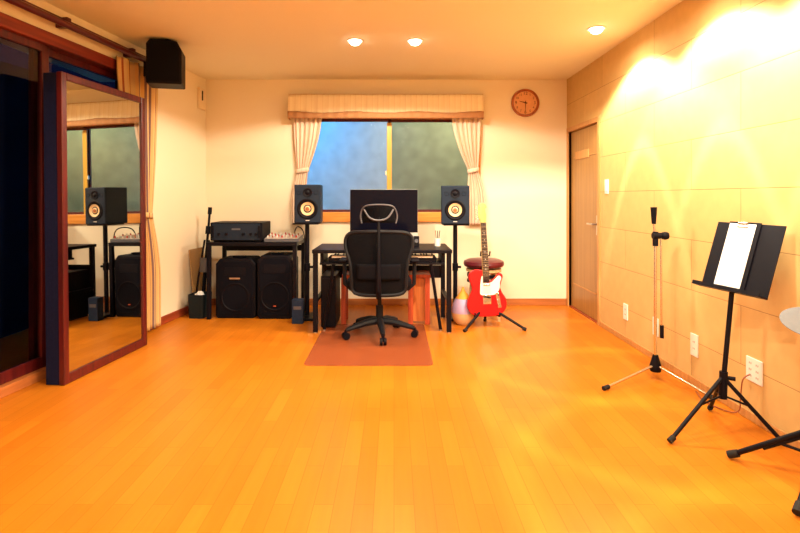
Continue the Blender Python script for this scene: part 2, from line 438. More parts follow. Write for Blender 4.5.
# ---- sliding glass door in the left wall
g = thing('door_2', '', '', LO, LR); struct(g); del g['category']; del g['label']
f = MB()
f.bb(GU0-.04, GU0+.03, -T, .02, 0, GZ1+.05).bb(GU1-.03, GU1+.04, -T, .02, 0, GZ1+.05).bb(GU0, GU1, -T, .02, GZ1-.03, GZ1+.05)
f.build('door_frame', M['mahogrow'], g, bevel=.004)
MB().bb(GU0-.04, GU1+.04, -T, .03, 0, .06).build('door_sill', M['basewood'], g, bevel=.004)
um = 2.24
for a, b, y in ((GU0+.03, um+.04, -.09), (um-.04, GU1-.03, -.045)):
    s_ = MB()
    s_.bb(a, a+.06, y, y+.035, .06, GZ1-.03).bb(b-.06, b, y, y+.035, .06, GZ1-.03)
    s_.bb(a, b, y, y+.035, .06, .13).bb(a, b, y, y+.035, GZ1-.08, GZ1-.03)
    so = s_.build('sash', M['mahog'], g, bevel=.003)
    MB().bb(a+.055, b-.055, y+.014, y+.020, .125, GZ1-.075).build('pane', M['glassdoor'], so)
MB().bb(um-.03, um-.012, -.01, -.002, .95, 1.0).build('latch', M['chrome'], g, bevel=.003)
# navy panel added outside so the door glass reads as dark night
struct(place(MB().bb(-.5, 6.5, -1.3, -1.2, -.1, 2.3).build('night_backdrop', M['navy']), LO, LR))

# ------------------------------------------------------------------ lights
def lamp(parent, loc, power, pts, color=(1, .86, .64), radius=.03):
    l = bpy.data.lights.new('bulb', 'POINT'); l.energy = power; l.color = color; l.shadow_soft_size = radius
    l.use_nodes = True; nt = l.node_tree; nt.nodes.clear(); L = nt.links.new
    out = nt.nodes.new('ShaderNodeOutputLight'); em = nt.nodes.new('ShaderNodeEmission'); L(em.outputs[0], out.inputs[0])
    tc = nt.nodes.new('ShaderNodeTexCoord'); sp = nt.nodes.new('ShaderNodeSeparateXYZ'); L(tc.outputs['Normal'], sp.inputs[0])
    ac = nt.nodes.new('ShaderNodeMath'); ac.operation = 'ARCCOSINE'
    ng = nt.nodes.new('ShaderNodeMath'); ng.operation = 'MULTIPLY'; ng.inputs[1].default_value = -1
    L(sp.outputs['Z'], ng.inputs[0]); L(ng.outputs[0], ac.inputs[0])
    dv = nt.nodes.new('ShaderNodeMath'); dv.operation = 'DIVIDE'; dv.inputs[1].default_value = PI/2; L(ac.outputs[0], dv.inputs[0])
    cr = nt.nodes.new('ShaderNodeValToRGB'); el = cr.color_ramp.elements
    while len(el) < len(pts): el.new(.5)
    for i, (a, v) in enumerate(pts): el[i].position = a/90; el[i].color = (v, v, v, 1)
    L(dv.outputs[0], cr.inputs[0])
    L(cr.outputs[0], em.inputs['Strength'])
    o = bpy.data.objects.new('bulb', l); col.objects.link(o); o.parent = parent; o.location = loc
    return o
P_ROOM = [(0, .42), (19, .42), (24, .6), (29, .42), (50, .38), (74.5, .48), (78.5, .03), (89, .0)]
P_WALL = [(0, .20), (21, .20), (23.3, .85), (25.5, .20), (38, .36), (57, .72), (65, .04), (85, .0)]
disc_m = emat('lamp_glow', (1, .86, .62), 14)
def downlight(x, y, label, power, prof, group='recessed ceiling downlights', wash=False):
    t = thing('ceiling_downlight', label, 'ceiling light', (x, y, H), 0, group)
    MB().lathe([(.052, -.0005), (.066, -.0005), (.068, -.004), (.062, -.007), (.050, -.005), (.050, -.0005)], n=40).build('trim_ring', M['white'], t, smooth=True)
    MB().lathe([(0, -.040), (.016, -.0385), (.032, -.032), (.043, -.021), (.049, -.0008), (0, -.0008)], n=40).build('lens', disc_m, t, smooth=True)
    lamp(t, (0, 0, -.075), power, prof)
    return t
PR, PW = 190, 300
downlight(-.311, 4.2, 'left one of the two bright recessed downlights in the ceiling centre', PR, P_ROOM)
downlight(.168, 4.2, 'right one of the two bright recessed downlights in the ceiling centre', PR, P_ROOM)
downlight(1.50, 3.9, 'recessed downlight near the tiled wall, rightmost in view', PW, P_WALL)
for x, y in ((-.31, 2.1), (.17, 2.1), (-.31, 0), (.17, 0)):
    downlight(x, y, 'recessed ceiling downlight nearer the camera', PR, P_ROOM, 'downlights out of frame')
for y in (2.95, 2.02, 1.1):
    downlight(1.50, y, 'recessed downlight washing the tiled wall', PW, P_WALL, 'wall washing downlights out of frame')

def area(name, loc, rot, sx, sy, power, color):
    l = bpy.data.lights.new(name, 'AREA'); l.shape = 'RECTANGLE'; l.size = sx; l.size_y = sy; l.energy = power; l.color = color
    o = bpy.data.objects.new(name, l); col.objects.link(o); o.location = loc; o.rotation_euler = rot
    return o
# lamps added outside to tint the back window: blue left, pale yellow right
area('added_blue_fill', (-1.5, 5.9, 2.7), (R(35), 0, 0), .8, .3, 46, (.04, .46, 1.0))
area('added_yellow_fill', (.9, 5.9, 2.7), (R(35), 0, 0), .8, .3, 28, (.95, .95, .66))
wd = bpy.data.worlds.new('night'); sc.world = wd; wd.use_nodes = True
wd.node_tree.nodes['Background'].inputs[0].default_value = (.02, .04, .16, 1); wd.node_tree.nodes['Background'].inputs[1].default_value = .15

# ------------------------------------------------------------------ standing mirror
th = R(5.6); mw, mh = .895, 1.915
mr = thing('standing_mirror', 'tall full-length mirror in a dark red wooden frame by the glass door', 'mirror', (-2.005, 3.2, .002), (R(-.6), 0, PI/2-th))
fr = MB(); q = .045
fr.bb(0, q, 0, .035, 0, mh).bb(mw-q, mw, 0, .035, 0, mh).bb(q, mw-q, 0, .035, 0, .06).bb(q, mw-q, 0, .035, mh-q, mh)
fr.build('frame', M['mahog'], mr, bevel=.004)
MB().bb(q, mw-q, .012, .020, .06, mh-q).build('mirror_glass', M['mirror'], mr)
MB().bb(.004, mw-.004, .036, .125, .0, mh-.004).build('back_case', M['navy'], mr, bevel=.004)

# ------------------------------------------------------------------ wall fittings
# loudspeaker in the corner
ws = thing('wall_speaker', 'small black loudspeaker hung high near the left corner', 'speaker', (-1.80, 4.10, 2.035), (0, 0, R(14)))
poly = [(-.125, 0), (.135, 0), (.135, .27), (.10, .335), (.03, .352), (-.10, .345), (-.125, .31)]
MB().prism(poly, 0, .22).build('cabinet', M['black'], ws, bevel=.01)
MB().prism([(x*.88+.0, .018+z*.90) for x, z in poly], -.006, .002).build('grille', M['darkcloth'], ws, bevel=.003)
MB().bb(-.03, .03, .22, .25, .12, .20).cyl((0, .25, .16), (-.17, .30, .16), .012).bb(-.19, -.16, .24, .36, .10, .22).build('bracket', M['black'], ws)

v = thing('wall_vent', 'small cream wall vent with a dark slot in the back left corner', 'vent', lpt(.13, .0, 2.06), LR)
MB().bb(-.075, .075, .0005, .03, 0, .22).build('housing', M['grille'], v, bevel=.006)
MB().bb(.005, .03, .0305, .033, .09, .19).build('slot', M['black'], v)

ck = thing('wall_clock', 'round brown wooden wall clock with dark numerals', 'clock', (1.395, YB, 2.15), 0)
RX = Matrix.Rotation(R(90), 4, 'X')
MB().lathe([(.124, .002), (.148, .002), (.150, .016), (.143, .030), (.130, .032), (.123, .020), (.124, .002)], mtx=RX, n=48).build('rim', M['clockrim'], ck, smooth=True)
MB().lathe([(0, .002), (.126, .002), (.126, .014), (0, .014)], mtx=RX, n=48).build('dial', M['clockface'], ck)
for n in range(1, 13):
    a = R(90-30*n)
    text_mesh(str(n), .048 if n % 3 == 0 else .034, 'numeral', M['dark'], ck, (.099*math.cos(a), -.0152, .099*math.sin(a)), (R(90), 0, 0))
def hand(ang, ln, w_, nm, y):
    a = R(90-ang)
    o = MB().prism([(-w_, -.02), (w_, -.02), (w_*.4, ln), (-w_*.4, ln)], -y-.002, -y).build(nm, M['dark'], ck); o.rotation_euler = (0, R(ang), 0)
hand(285, .065, .006, 'hour_hand', .019); hand(180, .092, .004, 'minute_hand', .022)
MB().lathe([(0, .028), (.008, .026), (.008, .014), (0, .014)], mtx=RX, n=16).build('hub', M['dark'], ck)

def plate(name, label, cat, y, z, w_, h_, kind, group=None):
    t = thing(name, label, cat, (XR, y, z), (0, 0, 0), group)
    MB().bb(-.008, -.0005, -w_/2, w_/2, -h_/2, h_/2).build('plate', M['white'], t, bevel=.002)
    if kind == 'switch':
        MB().bb(-.014, -.008, -w_*.28, w_*.28, -h_*.32, h_*.32).build('rocker', M['white'], t, bevel=.002)
    else:
        for zz in ((-.02, .02) if kind == 'outlet' else (-.032, 0, .032)):
            for yy in ((0,) if kind == 'outlet' else (-.026, .026)):
                for q in (-.0065, .0065): MB().bb(-.0088, -.0078, yy+q-.0015, yy+q+.0015, zz-.005, zz+.005).build('socket_slot', M['black'], t)
    return t
plate('light_switch', 'white light switch on the tiled wall beside the door', 'switch', 4.54, 1.24, .075, .125, 'switch')
plate('wall_outlet', 'white wall outlet near the floor, nearest the door', 'outlet', 4.17, .24, .075, .125, 'outlet', 'outlets low on the tiled wall')
plate('wall_outlet', 'white wall outlet directly behind the microphone stand pole', 'outlet', 3.69, .24, .075, .125, 'outlet', 'outlets low on the tiled wall')
plate('wall_outlet', 'white wall outlet between microphone stand and music stand', 'outlet', 3.215, .245, .078, .135, 'outlet', 'outlets low on the tiled wall')
plate('wall_outlet', 'wide double white wall outlet with a brown cable below', 'outlet', 2.68, .265, .118, .122, 'double', 'outlets low on the tiled wall')
pts = smooth_poly([(XR-.012, 2.70, .24), (XR-.05, 2.70, .21), (XR-.035, 2.74, .10), (XR-.03, 2.76, .03), (XR-.06, 2.80, .008), (XR-.10, 2.95, .006), (XR-.06, 3.1, .006)], 5, False)
tag(MB().tube(pts, .0035, 8).build('power_cable', M['cablered'], smooth=True), 'thin brown cable hanging from the double outlet to the floor', 'cable')

# ------------------------------------------------------------------ chair mat
def rr(x0, x1, y0, y1, r, n=6):
    o = []
    for cx_, cy_, a0 in ((x1-r, y1-r, 0), (x0+r, y1-r, 90), (x0+r, y0+r, 180), (x1-r, y0+r, 270)):
        for k in range(n+1): a = R(a0+90*k/n); o.append((cx_+r*math.cos(a), cy_+r*math.sin(a)))
    return o
m_ = MB(); m_.prism(rr(-.62, .27, 3.58, 4.75, .05), 0, -.003)
tag(m_.build('chair_mat', M['mat'], mtx=Matrix(((1, 0, 0, 0), (0, 0, 1, 0), (0, -1, 0, .0005), (0, 0, 0, 1)))), 'thin reddish translucent floor mat under the office chair', 'floor mat')

# ------------------------------------------------------------------ desk
dk = thing('desk', 'black computer desk with tubular legs under the window', 'desk', (-.10, 4.42, 0))
DW = .59; DT = .705
MB().bb(-DW, DW, 0, .62, DT-.03, DT).build('desktop', M['blacksatin'], dk, bevel=.004)
tr = MB().bb(-DW+.06, DW-.06, .03, .40, .575, .593).build('keyboard_tray', M['blacksatin'], dk, bevel=.003)
for s_ in (-1, 1): MB().bb(s_*(DW-.075)-.012, s_*(DW-.075)+.012, .05, .38, .593, DT-.03).build('tray_hanger', M['black'], dk)
for s_ in (-1, 1):
    MB().bb(s_*(DW-.025)-.02, s_*(DW-.025)+.02, .015, .055, .008, DT-.03).build('leg', M['blacksatin'], dk, bevel=.004)
    MB().bb(s_*(DW-.025)-.02, s_*(DW-.025)+.02, .565, .605, .008, DT-.03).build('leg', M['blacksatin'], dk, bevel=.004)
    MB().cyl((s_*(DW-.18), .05, .60), (s_*(DW-.09), .10, .012), .014).build('side_brace', M['blacksatin'], dk, smooth=True)
    MB().bb(s_*(DW-.025)-.013, s_*(DW-.025)+.013, .055, .565, .25, .28).build('side_rail', M['blacksatin'], dk)
    for yy in (.035, .585): MB().cyl((s_*(DW-.025), yy, 0), (s_*(DW-.025), yy, .010), .020).build('foot', M['steel'], dk)
    MB().cyl((s_*(DW-.09), .10, 0), (s_*(DW-.09), .10, .014), .016).build('foot', M['steel'], dk)
MB().bb(-DW+.02, DW-.02, .585, .60, .38, .50).build('back_rail', M['blacksatin'], dk)

kb = thing('piano_keyboard', 'slim black keyboard with pale keys on the tray under the desktop', 'keyboard', (-.10, 4.48, .593))
MB().bb(-.46, .46, 0, .19, 0, .045).build('body', M['black'], kb, bevel=.004)
k = MB()
for i in range(36): x = -.43+i*.0239; k.bb(x, x+.0228, -.008, .12, .040, .056)
k.build('white_keys', M['ivory'], kb)
k = MB()
for i in range(36):
    if i % 7 in (0, 1, 3, 4, 5): x = -.43+i*.0239+.017; k.bb(x, x+.011, .04, .12, .056, .064)
k.build('black_keys', M['black'], kb)

im = thing('computer_monitor', 'large black-screened desktop computer with a pale metal chin on the desk', 'computer', (-.093, 4.86, DT))
sw = .313
MB().bb(-sw, sw, -.012, .012, .045, .515).build('housing', M['alu'], im, bevel=.006)
MB().bb(-sw+.002, sw-.002, -.0145, -.012, .118, .513).build('screen', M['screen'], im)
st = MB(); st.bb(-.095, .095, -.06, .11, 0, .010); st.box((0, .06, .10), (.14, .012, .20), (R(-14), 0, 0)); st.build('stand', M['alu'], im, bevel=.003)
MB().lathe([(0, 0), (.012, 0), (.012, .002), (0, .002)], (0, -.012, .082), mtx=RX, n=20).build('emblem', M['black'], im)
bx = thing('desk_speaker', 'tiny black desktop speaker right of the computer', 'speaker', (.20, 4.70, DT))
MB().bb(-.024, .024, -.03, .03, 0, .095).build('cabinet', M['black'], bx, bevel=.004)
MB().lathe([(0, 0), (.016, 0), (.018, .003), (.014, .004), (0, .001)], (0, -.030, .055), mtx=RX, n=20).build('driver', M['greyplastic'], bx)
pc = thing('pen_cup', 'small white cup holding pens at the right end of the desk', 'cup', (.395, 4.78, DT))
MB().lathe([(0, 0), (.026, 0), (.030, .07), (.028, .07), (.025, .004), (0, .004)], n=24).build('cup', M['white'], pc, smooth=True)
for i, (dx, dy, mm) in enumerate(((.012, .0, 'black'), (-.010, .008, 'cablered'), (0, -.012, 'black'))):
    MB().cyl((dx*.4, dy*.4, .006), (dx*1.8, dy*1.8, .14), .0035, n=8).build('pen', M[mm], pc)

tw = thing('computer_tower', 'black computer tower standing under the left end of the desk', 'computer', (-.575, 4.60, 0))
MB().bb(-.065, .065, 0, .40, .012, .46).build('case', M['black'], tw, bevel=.006)
MB().bb(-.056, .056, -.006, .001, .03, .44).build('front_panel', M['blacksatin'], tw, bevel=.003)
for x in (-.045, .045): MB().bb(x-.015, x+.015, .03, .37, 0, .014).build('foot', M['rubber'], tw)

# red wooden bench under the desk
bn = thing('wooden_bench', 'red-brown wooden bench standing under the desk behind the office chair', 'bench', (-.05, 4.74, 0))
MB().bb(-.42, .38, 0, .26, .42, .45).build('seat', M['redwood'], bn, bevel=.004)
for x in (-.405, .20, .352):
    MB().bb(x-.022, x+.022, .0, .045, 0, .42).build('leg', M['redwood'], bn, bevel=.003)
for x in (-.395, .352):
    MB().bb(x-.012, x+.012, .20, .245, 0, .42).build('leg', M['redwood'], bn, bevel=.003)
MB().bb(.225, .33, .05, .07, .02, .42).build('side_panel', wood('orange_wood', (.62, .17, .04), (.75, .24, .06), .4), bn)

# ------------------------------------------------------------------ office chair
ch = thing('office_chair', 'black mesh office chair with a headrest facing the desk', 'office chair', (-.12, 4.36, .0026), (0, 0, R(0)))
for k in range(5):
    a = R(-83+72*k); ca, sa = math.cos(a), math.sin(a)
    lg = MB().tube([(ca*.02, sa*.02, .125), (ca*.12, sa*.12, .118), (ca*.22, sa*.22, .095), (ca*.29, sa*.29, .075)], .02, 10, rr=[.032, .028, .022, .016]).build('leg', M['chairplastic'], ch, smooth=True)
    cx_, cy_ = ca*.295, sa*.295
    cs = MB().cyl((cx_, cy_, .045), (cx_, cy_, .078), .011)
    cs.cyl((cx_-sa*.025-0, cy_+ca*.025, .0295), (cx_-sa*.006, cy_+ca*.006, .0295), .0285, n=20).cyl((cx_+sa*.006, cy_-ca*.006, .0295), (cx_+sa*.025, cy_-ca*.025, .0295), .0285, n=20)
    cs.box((cx_, cy_, .045), (.022, .022, .03)); cs.build('caster', M['black'], lg, smooth=True)
MB().cyl((0, 0, .10), (0, 0, .25), .030).cyl((0, 0, .25), (0, 0, .37), .017).build('gas_lift', M['chairplastic'], ch, smooth=True)
MB().bb(-.10, .10, -.13, .12, .36, .415).build('tilt_mechanism', M['chairplastic'], ch, bevel=.012)
sp_ = smooth_poly([(-.24, -.17), (0, -.19), (.24, -.17), (.255, .05), (.22, .24), (0, .27), (-.22, .24), (-.255, .05)], 5)
s1 = MB(); s1.prism(sp_, -.42, -.485)
s1.build('seat', M['chairfab'], ch, bevel=.02, smooth=True, seg=3, mtx=Matrix.Rotation(R(90), 4, 'X') @ Matrix.Diagonal((1, -1, 1, 1)).to_4x4() if False else Matrix(((1, 0, 0, 0), (0, 0, 1, 0), (0, -1, 0, 0), (0, 0, 0, 1))))
# backrest: rounded outline, curved
def bk(x, z):   # position of backrest surface
    return Vector((x, -.22 - .03*(1-((z-.60)/.3)**2) + .10*(x/.27)**2*.6, z))
outl = smooth_poly([(-.19, .39), (-.215, .50), (-.225, .62), (-.262, .74), (-.262, .82), (-.22, .862), (-.12, .872), (0, .874), (.12, .872), (.22, .862), (.262, .82), (.262, .74), (.225, .62), (.215, .50), (.19, .39), (0, .375)], 4)
MB().tube([bk(x, z) for x, z in outl], .015, 8, closed=True).build('back_frame', M['chairplastic'], ch, smooth=True)
def hwid(z):
    tab = [(.375, .17), (.39, .19), (.50, .215), (.62, .225), (.74, .262), (.82, .262), (.862, .22), (.874, .12)]
    for (a, wa), (b, wb) in zip(tab, tab[1:]):
        if z <= b: return wa+(wb-wa)*(z-a)/(b-a)
    return .12
MB().grid(lambda u, v: bk((2*u-1)*hwid(.378+.494*v), .378+.494*v), 24, 28).build('back_mesh', M['mesh'], ch, smooth=True, solid=.004)
MB().grid(lambda u, v: bk((2*u-1)*.17, .50+.12*v)+Vector((0, -.014, 0)), 12, 6).build('lumbar_pad', M['chairfab'], ch, smooth=True, solid=.02)
MB().tube([(0, -.12, .38), (0, -.22, .36), (0, -.275, .42), (0, -.285, .55), (0, -.275, .80), (0, -.26, .90), (0, -.25, .99)], .02, 10, rr=[.026, .024, .022, .017, .014, .012, .010]).build('back_spine', M['black'], ch, smooth=True)
hr = [(-.135, .94), (-.145, 1.0), (-.12, 1.065), (-.06, 1.085), (.06, 1.085), (.12, 1.065), (.145, 1.0), (.135, .94)]
hp = smooth_poly([(x, -.255+.06*(x/.14)**2, z) for x, z in hr], 4, False)
h_ = MB().tube(hp, .006, 8).build('headrest_frame', M['greyplastic'], ch, smooth=True)
MB().tube(smooth_poly([(-.115, -.235, 1.05), (-.07, -.262, .985), (0, -.268, .965), (.07, -.262, .985), (.115, -.235, 1.05)], 4, False), .007, 8).build('headrest_yoke', M['greyplastic'], h_, smooth=True)
MB().grid(lambda u, v: Vector(((2*u-1)*.128, -.245+.05*(2*u-1)**2, .945+.13*v)), 12, 6).build('headrest_mesh', M['mesh'], ch, smooth=True, solid=.004)
for s_ in (-1, 1):
    ar = MB().tube([(s_*.10, -.02, .39), (s_*.24, -.02, .39), (s_*.285, -.02, .43), (s_*.29, -.02, .62)], .016, 8).build('arm_post', M['chairplastic'], ch, smooth=True)
    MB().bb(s_*.29-.035, s_*.29+.035, -.14, .03, .62, .645).build('arm_pad', M['black'], ar, bevel=.01)

# ------------------------------------------------------------------ monitor speakers on stands
def studio_speaker(label, loc, rz, w_=.245):
    t = thing('studio_monitor', label, 'speaker', loc, rz, 'studio monitors on stands')
    hgt = .36; hw = w_/2
    MB().bb(-hw, hw, 0, .28, 0, hgt).build('cabinet', M['slate'], t, bevel=.008)
    MB().bb(-hw+.006, hw-.006, -.006, .002, .006, hgt-.006).build('baffle', M['slate'], t, bevel=.004)
    wf = MB().lathe([(.092, 0), (.096, .006), (.086, .010), (.068, .005), (.060, .003)], (0, -.004, .135), mtx=RX, n=40).build('woofer_surround', M['black'], t, smooth=True)
    MB().lathe([(.062, .008), (.054, .004), (.028, -.004), (.026, .004), (.015, .010), (0, .012)], (0, -.007, .135), mtx=RX, n=40).build('woofer_cone', M['cone'], wf, smooth=True)
    MB().lathe([(.020, .006), (.014, .014), (0, .017)], (0, -.007, .135), mtx=RX, n=24).build('dust_cap', M['conedark'], wf, smooth=True)
    MB().lathe([(0, .010), (.014, .008), (.022, .002), (.042, .006), (.044, .002)], (0, -.006, .285), mtx=RX, n=32).build('tweeter', M['black'], t, smooth=True)
    for s_ in (-1, 1): MB().lathe([(.020, .002), (.018, .004), (.015, -.004), (0, -.006)], (s_*.080, -.005, .285), mtx=RX, n=24).build('port', M['black'], t)
    MB().bb(-.018, .018, -.0085, -.006, .022, .030).build('badge', M['alu'], t)
    return t
def spk_stand(label, loc, top):
    t = thing('speaker_stand', label, 'speaker stand', loc, 0, 'speaker stands beside the desk')
    MB().bb(-.12, .12, -.10, .12, top-.012, top).build('top_plate', M['blacksatin'], t, bevel=.003)
    MB().cyl((0, 0, .03), (0, 0, top-.012), .021, n=20).build('pole', M['blacksatin'], t, smooth=True)
    MB().cyl((0, 0, .45), (0, 0, .52), .028, n=20).cyl((.02, 0, .485), (.055, 0, .485), .012).build('collar', M['black'], t, smooth=True)
    MB().bb(-.075, .075, -.14, .14, 0, .025).build('base_plate', M['blacksatin'], t, bevel=.004)
    return t
spk_stand('black pole speaker stand at the left end of the desk', (-.825, 5.0, 0), .905)
studio_speaker('slate studio monitor speaker with tan cone left of the computer', (-.805, 4.90, .9055), R(4))
spk_stand('black pole speaker stand between the desk and the red guitar', (.582, 5.0, 0), .895)
studio_speaker('slate studio monitor speaker with tan cone right of the computer', (.568, 4.88, .8955), R(-7), .262)

# ------------------------------------------------------------------ left equipment table
TX0, TX1, TY0, TY1, TT = -1.76, -.912, 4.93, 5.42, .725
tb = thing('equipment_table', 'black steel equipment table against the back wall', 'table', ((TX0+TX1)/2, TY0, 0))
hw = (TX1-TX0)/2
MB().bb(-hw, hw, 0, TY1-TY0, TT-.035, TT).build('tabletop', M['blacksatin'], tb, bevel=.003)
for x in (-hw+.02, hw-.02):
    for y in (.02, TY1-TY0-.02): MB().bb(x-.018, x+.018, y-.018, y+.018, 0, TT-.035).build('leg', M['blacksatin'], tb, bevel=.002)
MB().bb(-hw+.04, hw-.04, TY1-TY0-.03, TY1-TY0-.012, .60, .66).build('back_rail', M['blacksatin'], tb)

rk = thing('rack_amplifier', 'wide black rack amplifier case on the left of the equipment table', 'amplifier', (-1.485, 4.95, TT))
MB().bb(-.245, .245, 0, .34, .012, .185).build('case', M['black'], rk, bevel=.008)
MB().bb(-.225, .225, -.008, .002, .02, .175).build('front_panel', M['slate'], rk, bevel=.002)
for i, x in enumerate((-.16, -.09, .07, .14, .19)):
    MB().cyl((x, -.008, .075), (x, -.024, .075), .013, n=18).build('knob', M['black'], rk)
MB().bb(-.04, .04, -.010, -.008, .115, .130).build('display', M['greyplastic'], rk)
for x in (-.22, .22): MB().bb(x-.012, x+.012, -.020, -.008, .04, .155).build('rack_ear', M['black'], rk, bevel=.003)
for x in (-.2, .2): MB().bb(x-.02, x+.02, .03, .30, 0, .012).build('foot', M['rubber'], rk)

mxr = thing('audio_mixer', 'small pale audio mixer with red and white knobs beside the amplifier', 'mixer', (-1.065, 4.97, TT))
MB().prism([(-.0, 0), (.24, 0), (.24, .055), (.0, .030)], -.165, .165).build('body', M['greyplastic'], mxr, bevel=.004, mtx=Matrix(((0, 1, 0, 0), (1, 0, 0, 0), (0, 0, 1, 0), (0, 0, 0, 1))))
face = MB(); face.box((0, .12, .0445), (.315, .22, .004), (math.atan2(.025, .24), 0, 0)); face.build('face_plate', M['alu'], mxr)
cols_ = ['white', 'cablered', 'white', 'red', 'white', 'white', 'red']
for i in range(7):
    for j in range(4):
        x = -.135+i*.045; y = .035+j*.055; z = .032+.025*y/.24*1.0+.004
        MB().cyl((x, y, z), (x, y, z+.020), .008, .006, n=10).build('knob', M[cols_[(i+j) % 7]], mxr)
sm = thing('small_box', 'small cream packet lying on top behind the audio mixer', 'box', (-1.09, 5.26, TT))
MB().bb(-.07, .05, 0, .07, 0, .075).build('carton', M['ivory'], sm, bevel=.003)
MB().bb(-.071, .051, -.001, .071, .028, .048).build('band', M['redwood'], sm)

def pa(label, x, y, w_, h_, rz, logo):
    t = thing('pa_loudspeaker', label, 'speaker', (x, y, 0), rz, 'loudspeakers under the equipment table')
    hw = w_/2
    poly = [(-hw+.02, 0), (hw-.02, 0), (hw, .03), (hw, h_-.05), (hw-.04, h_), (-hw+.04, h_), (-hw, h_-.05), (-hw, .03)]
    MB().prism(poly, 0, .30).build('cabinet', M['black'], t, bevel=.01)
    MB().prism([(a*.86, .03+b*.90) for a, b in poly], -.008, .002).build('grille', M['darkcloth'], t, bevel=.004)
    wf = MB().lathe([(.135, .0), (.138, .004), (.128, .006), (.120, .002)], (0, -.0085, h_*.36), mtx=RX, n=40).build('woofer_ring', M['black'], t, smooth=True)
    MB().bb(-.10, .10, -.011, -.008, h_*.72, h_*.86).build('horn', M['black'], t, bevel=.004)
    if logo: MB().bb(-.055, .045, -.013, -.010, h_*.66, h_*.685).build('badge', M['steel'], t)
    else: MB().bb(-.012, .012, -.013, -.010, h_*.20, h_*.215).build('badge', M['redwood'], t)
    MB().bb(-.06, .06, .10, .16, h_-.002, h_+.016).build('handle', M['black'], t, bevel=.006)
    return t
pa('black loudspeaker with a pale badge under the amplifier side of the table', -1.50, 4.98, .38, .565, 0, True)
pa('black loudspeaker standing under the mixer, beside the left speaker stand', -1.122, 4.955, .335, .60, 0, False)

# bin, leaning board, folded stand
wb = thing('waste_bin', 'small dark bin with white paper inside in the left corner', 'bin', (-1.865, 5.06, 0), R(-6))
pr = rr(-.08, .08, -.10, .10, .02)
b_ = MB()
lo_ = [b_.bm.verts.new((x*.9, y*.9, 0)) for x, y in pr]; hi_ = [b_.bm.verts.new((x, y, .225)) for x, y in pr]
hi2 = [b_.bm.verts.new((x*.94, y*.94, .225)) for x, y in pr]; lo2 = [b_.bm.verts.new((x*.84, y*.84, .01)) for x, y in pr]
n = len(pr)
for k in range(n):
    j = (k+1) % n
    for A, B in ((lo_, hi_), (hi_, hi2), (hi2, lo2)): b_.bm.faces.new((A[k], A[j], B[j], B[k]))
b_.bm.faces.new(lo_); b_.bm.faces.new(lo2)
b_.build('bin', M['bin'], wb)
pp = thing('crumpled_paper', 'crumpled white paper sticking out of the small dark bin', 'paper', (-1.868, 5.06, .02), 0)
c_ = MB(); r_ = bmesh.ops.create_icosphere(c_.bm, subdivisions=3, radius=.062)
for v_ in c_.bm.verts: v_.co *= random.uniform(.82, 1.08); v_.co.z = v_.co.z*1.8+.115
c_.build('paper', M['paper'], pp)
bd = MB().bb(-.14, .14, -.005, .005, .0, .63).build('cardboard_sheet', M['card'])
place(bd, lpt(.25, .075), (R(6), 0, LR)); tag(bd, 'brown cardboard sheet leaning in the corner behind the bin', 'cardboard')
fs = thing('folded_stand', 'folded black tripod stand leaning upright in the left corner', 'stand', (-1.93, 5.26, 0), (R(-3), R(4), 0))
MB().cyl((0, 0, .03), (0, 0, 1.0), .012).cyl((0, 0, .98), (0, 0, 1.05), .020).build('pole', M['black'], fs, smooth=True)
MB().cyl((0, 0, .78), (0, 0, .86), .026).build('clamp', M['black'], fs, smooth=True)
MB().cyl((.0, 0, .80), (.045, 0, .80), .012).build('knob', M['black'], fs, smooth=True)
for k in range(3):
    a = R(90+120*k); MB().tube([(math.cos(a)*.025, math.sin(a)*.025, .72), (math.cos(a)*.055, math.sin(a)*.045, .35), (math.cos(a)*.07, math.sin(a)*.05, .025)], .010, 8).build('leg', M['blacksatin'], fs, smooth=True)
MB().cyl((0, 0, .40), (0, 0, .54), .05, .058).build('strap', M['greyplastic'], fs, smooth=True)
bbx = thing('cable_box', 'small dark blue box on the floor beside the left speaker stand', 'box', (-.875, 4.76, 0), 0)
MB().bb(-.05, .05, 0, .08, 0, .22).build('carton', M['bluegrey'], bbx, bevel=.004)
MB().bb(-.035, .035, -.002, .0, .13, .16).build('sticker', M['greyplastic'], bbx)
pts = smooth_poly([(-1.0, 5.23, TT+.02), (-.97, 5.2, .84), (-.92, 5.1, .86), (-.87, 5.07, .80), (-.86, 5.07, .60), (-.88, 5.08, .35), (-.87, 5.12, .05), (-.92, 5.2, .008)], 6, False)
tag(MB().tube(pts, .006, 8).build('audio_cable', M['cable'], smooth=True), 'black cable looping from the mixer down the left speaker stand', 'cable')

# ------------------------------------------------------------------ guitar corner
so = thing('round_stool', 'round wooden stool with a dark red cushion behind the guitar', 'stool', (.85, 4.985, 0))
MB().lathe([(0, .475), (.15, .485), (.183, .498), (.192, .52), (.185, .545), (.15, .56), (0, .565)], n=40).build('cushion', M['cushion'], so, smooth=True)
MB().lathe([(0, .45), (.165, .45), (.165, .474), (0, .474)], n=40).build('seat_ring', M['stoolwood'], so)
for k in range(4):
    a = R(45+90*k); ca, sa = math.cos(a), math.sin(a)
    MB().cyl((ca*.17, sa*.17, 0), (ca*.13, sa*.13, .45), .017).build('leg', M['stoolwood'], so, smooth=True)
MB().lathe([(.150, .40), (.157, .40), (.157, .43), (.150, .43), (.150, .40)], n=32).build('band', M['black'], so)
MB().lathe([(.151, .35), (.158, .35), (.158, .37), (.151, .37), (.151, .35)], n=32).build('band', M['black'], so)

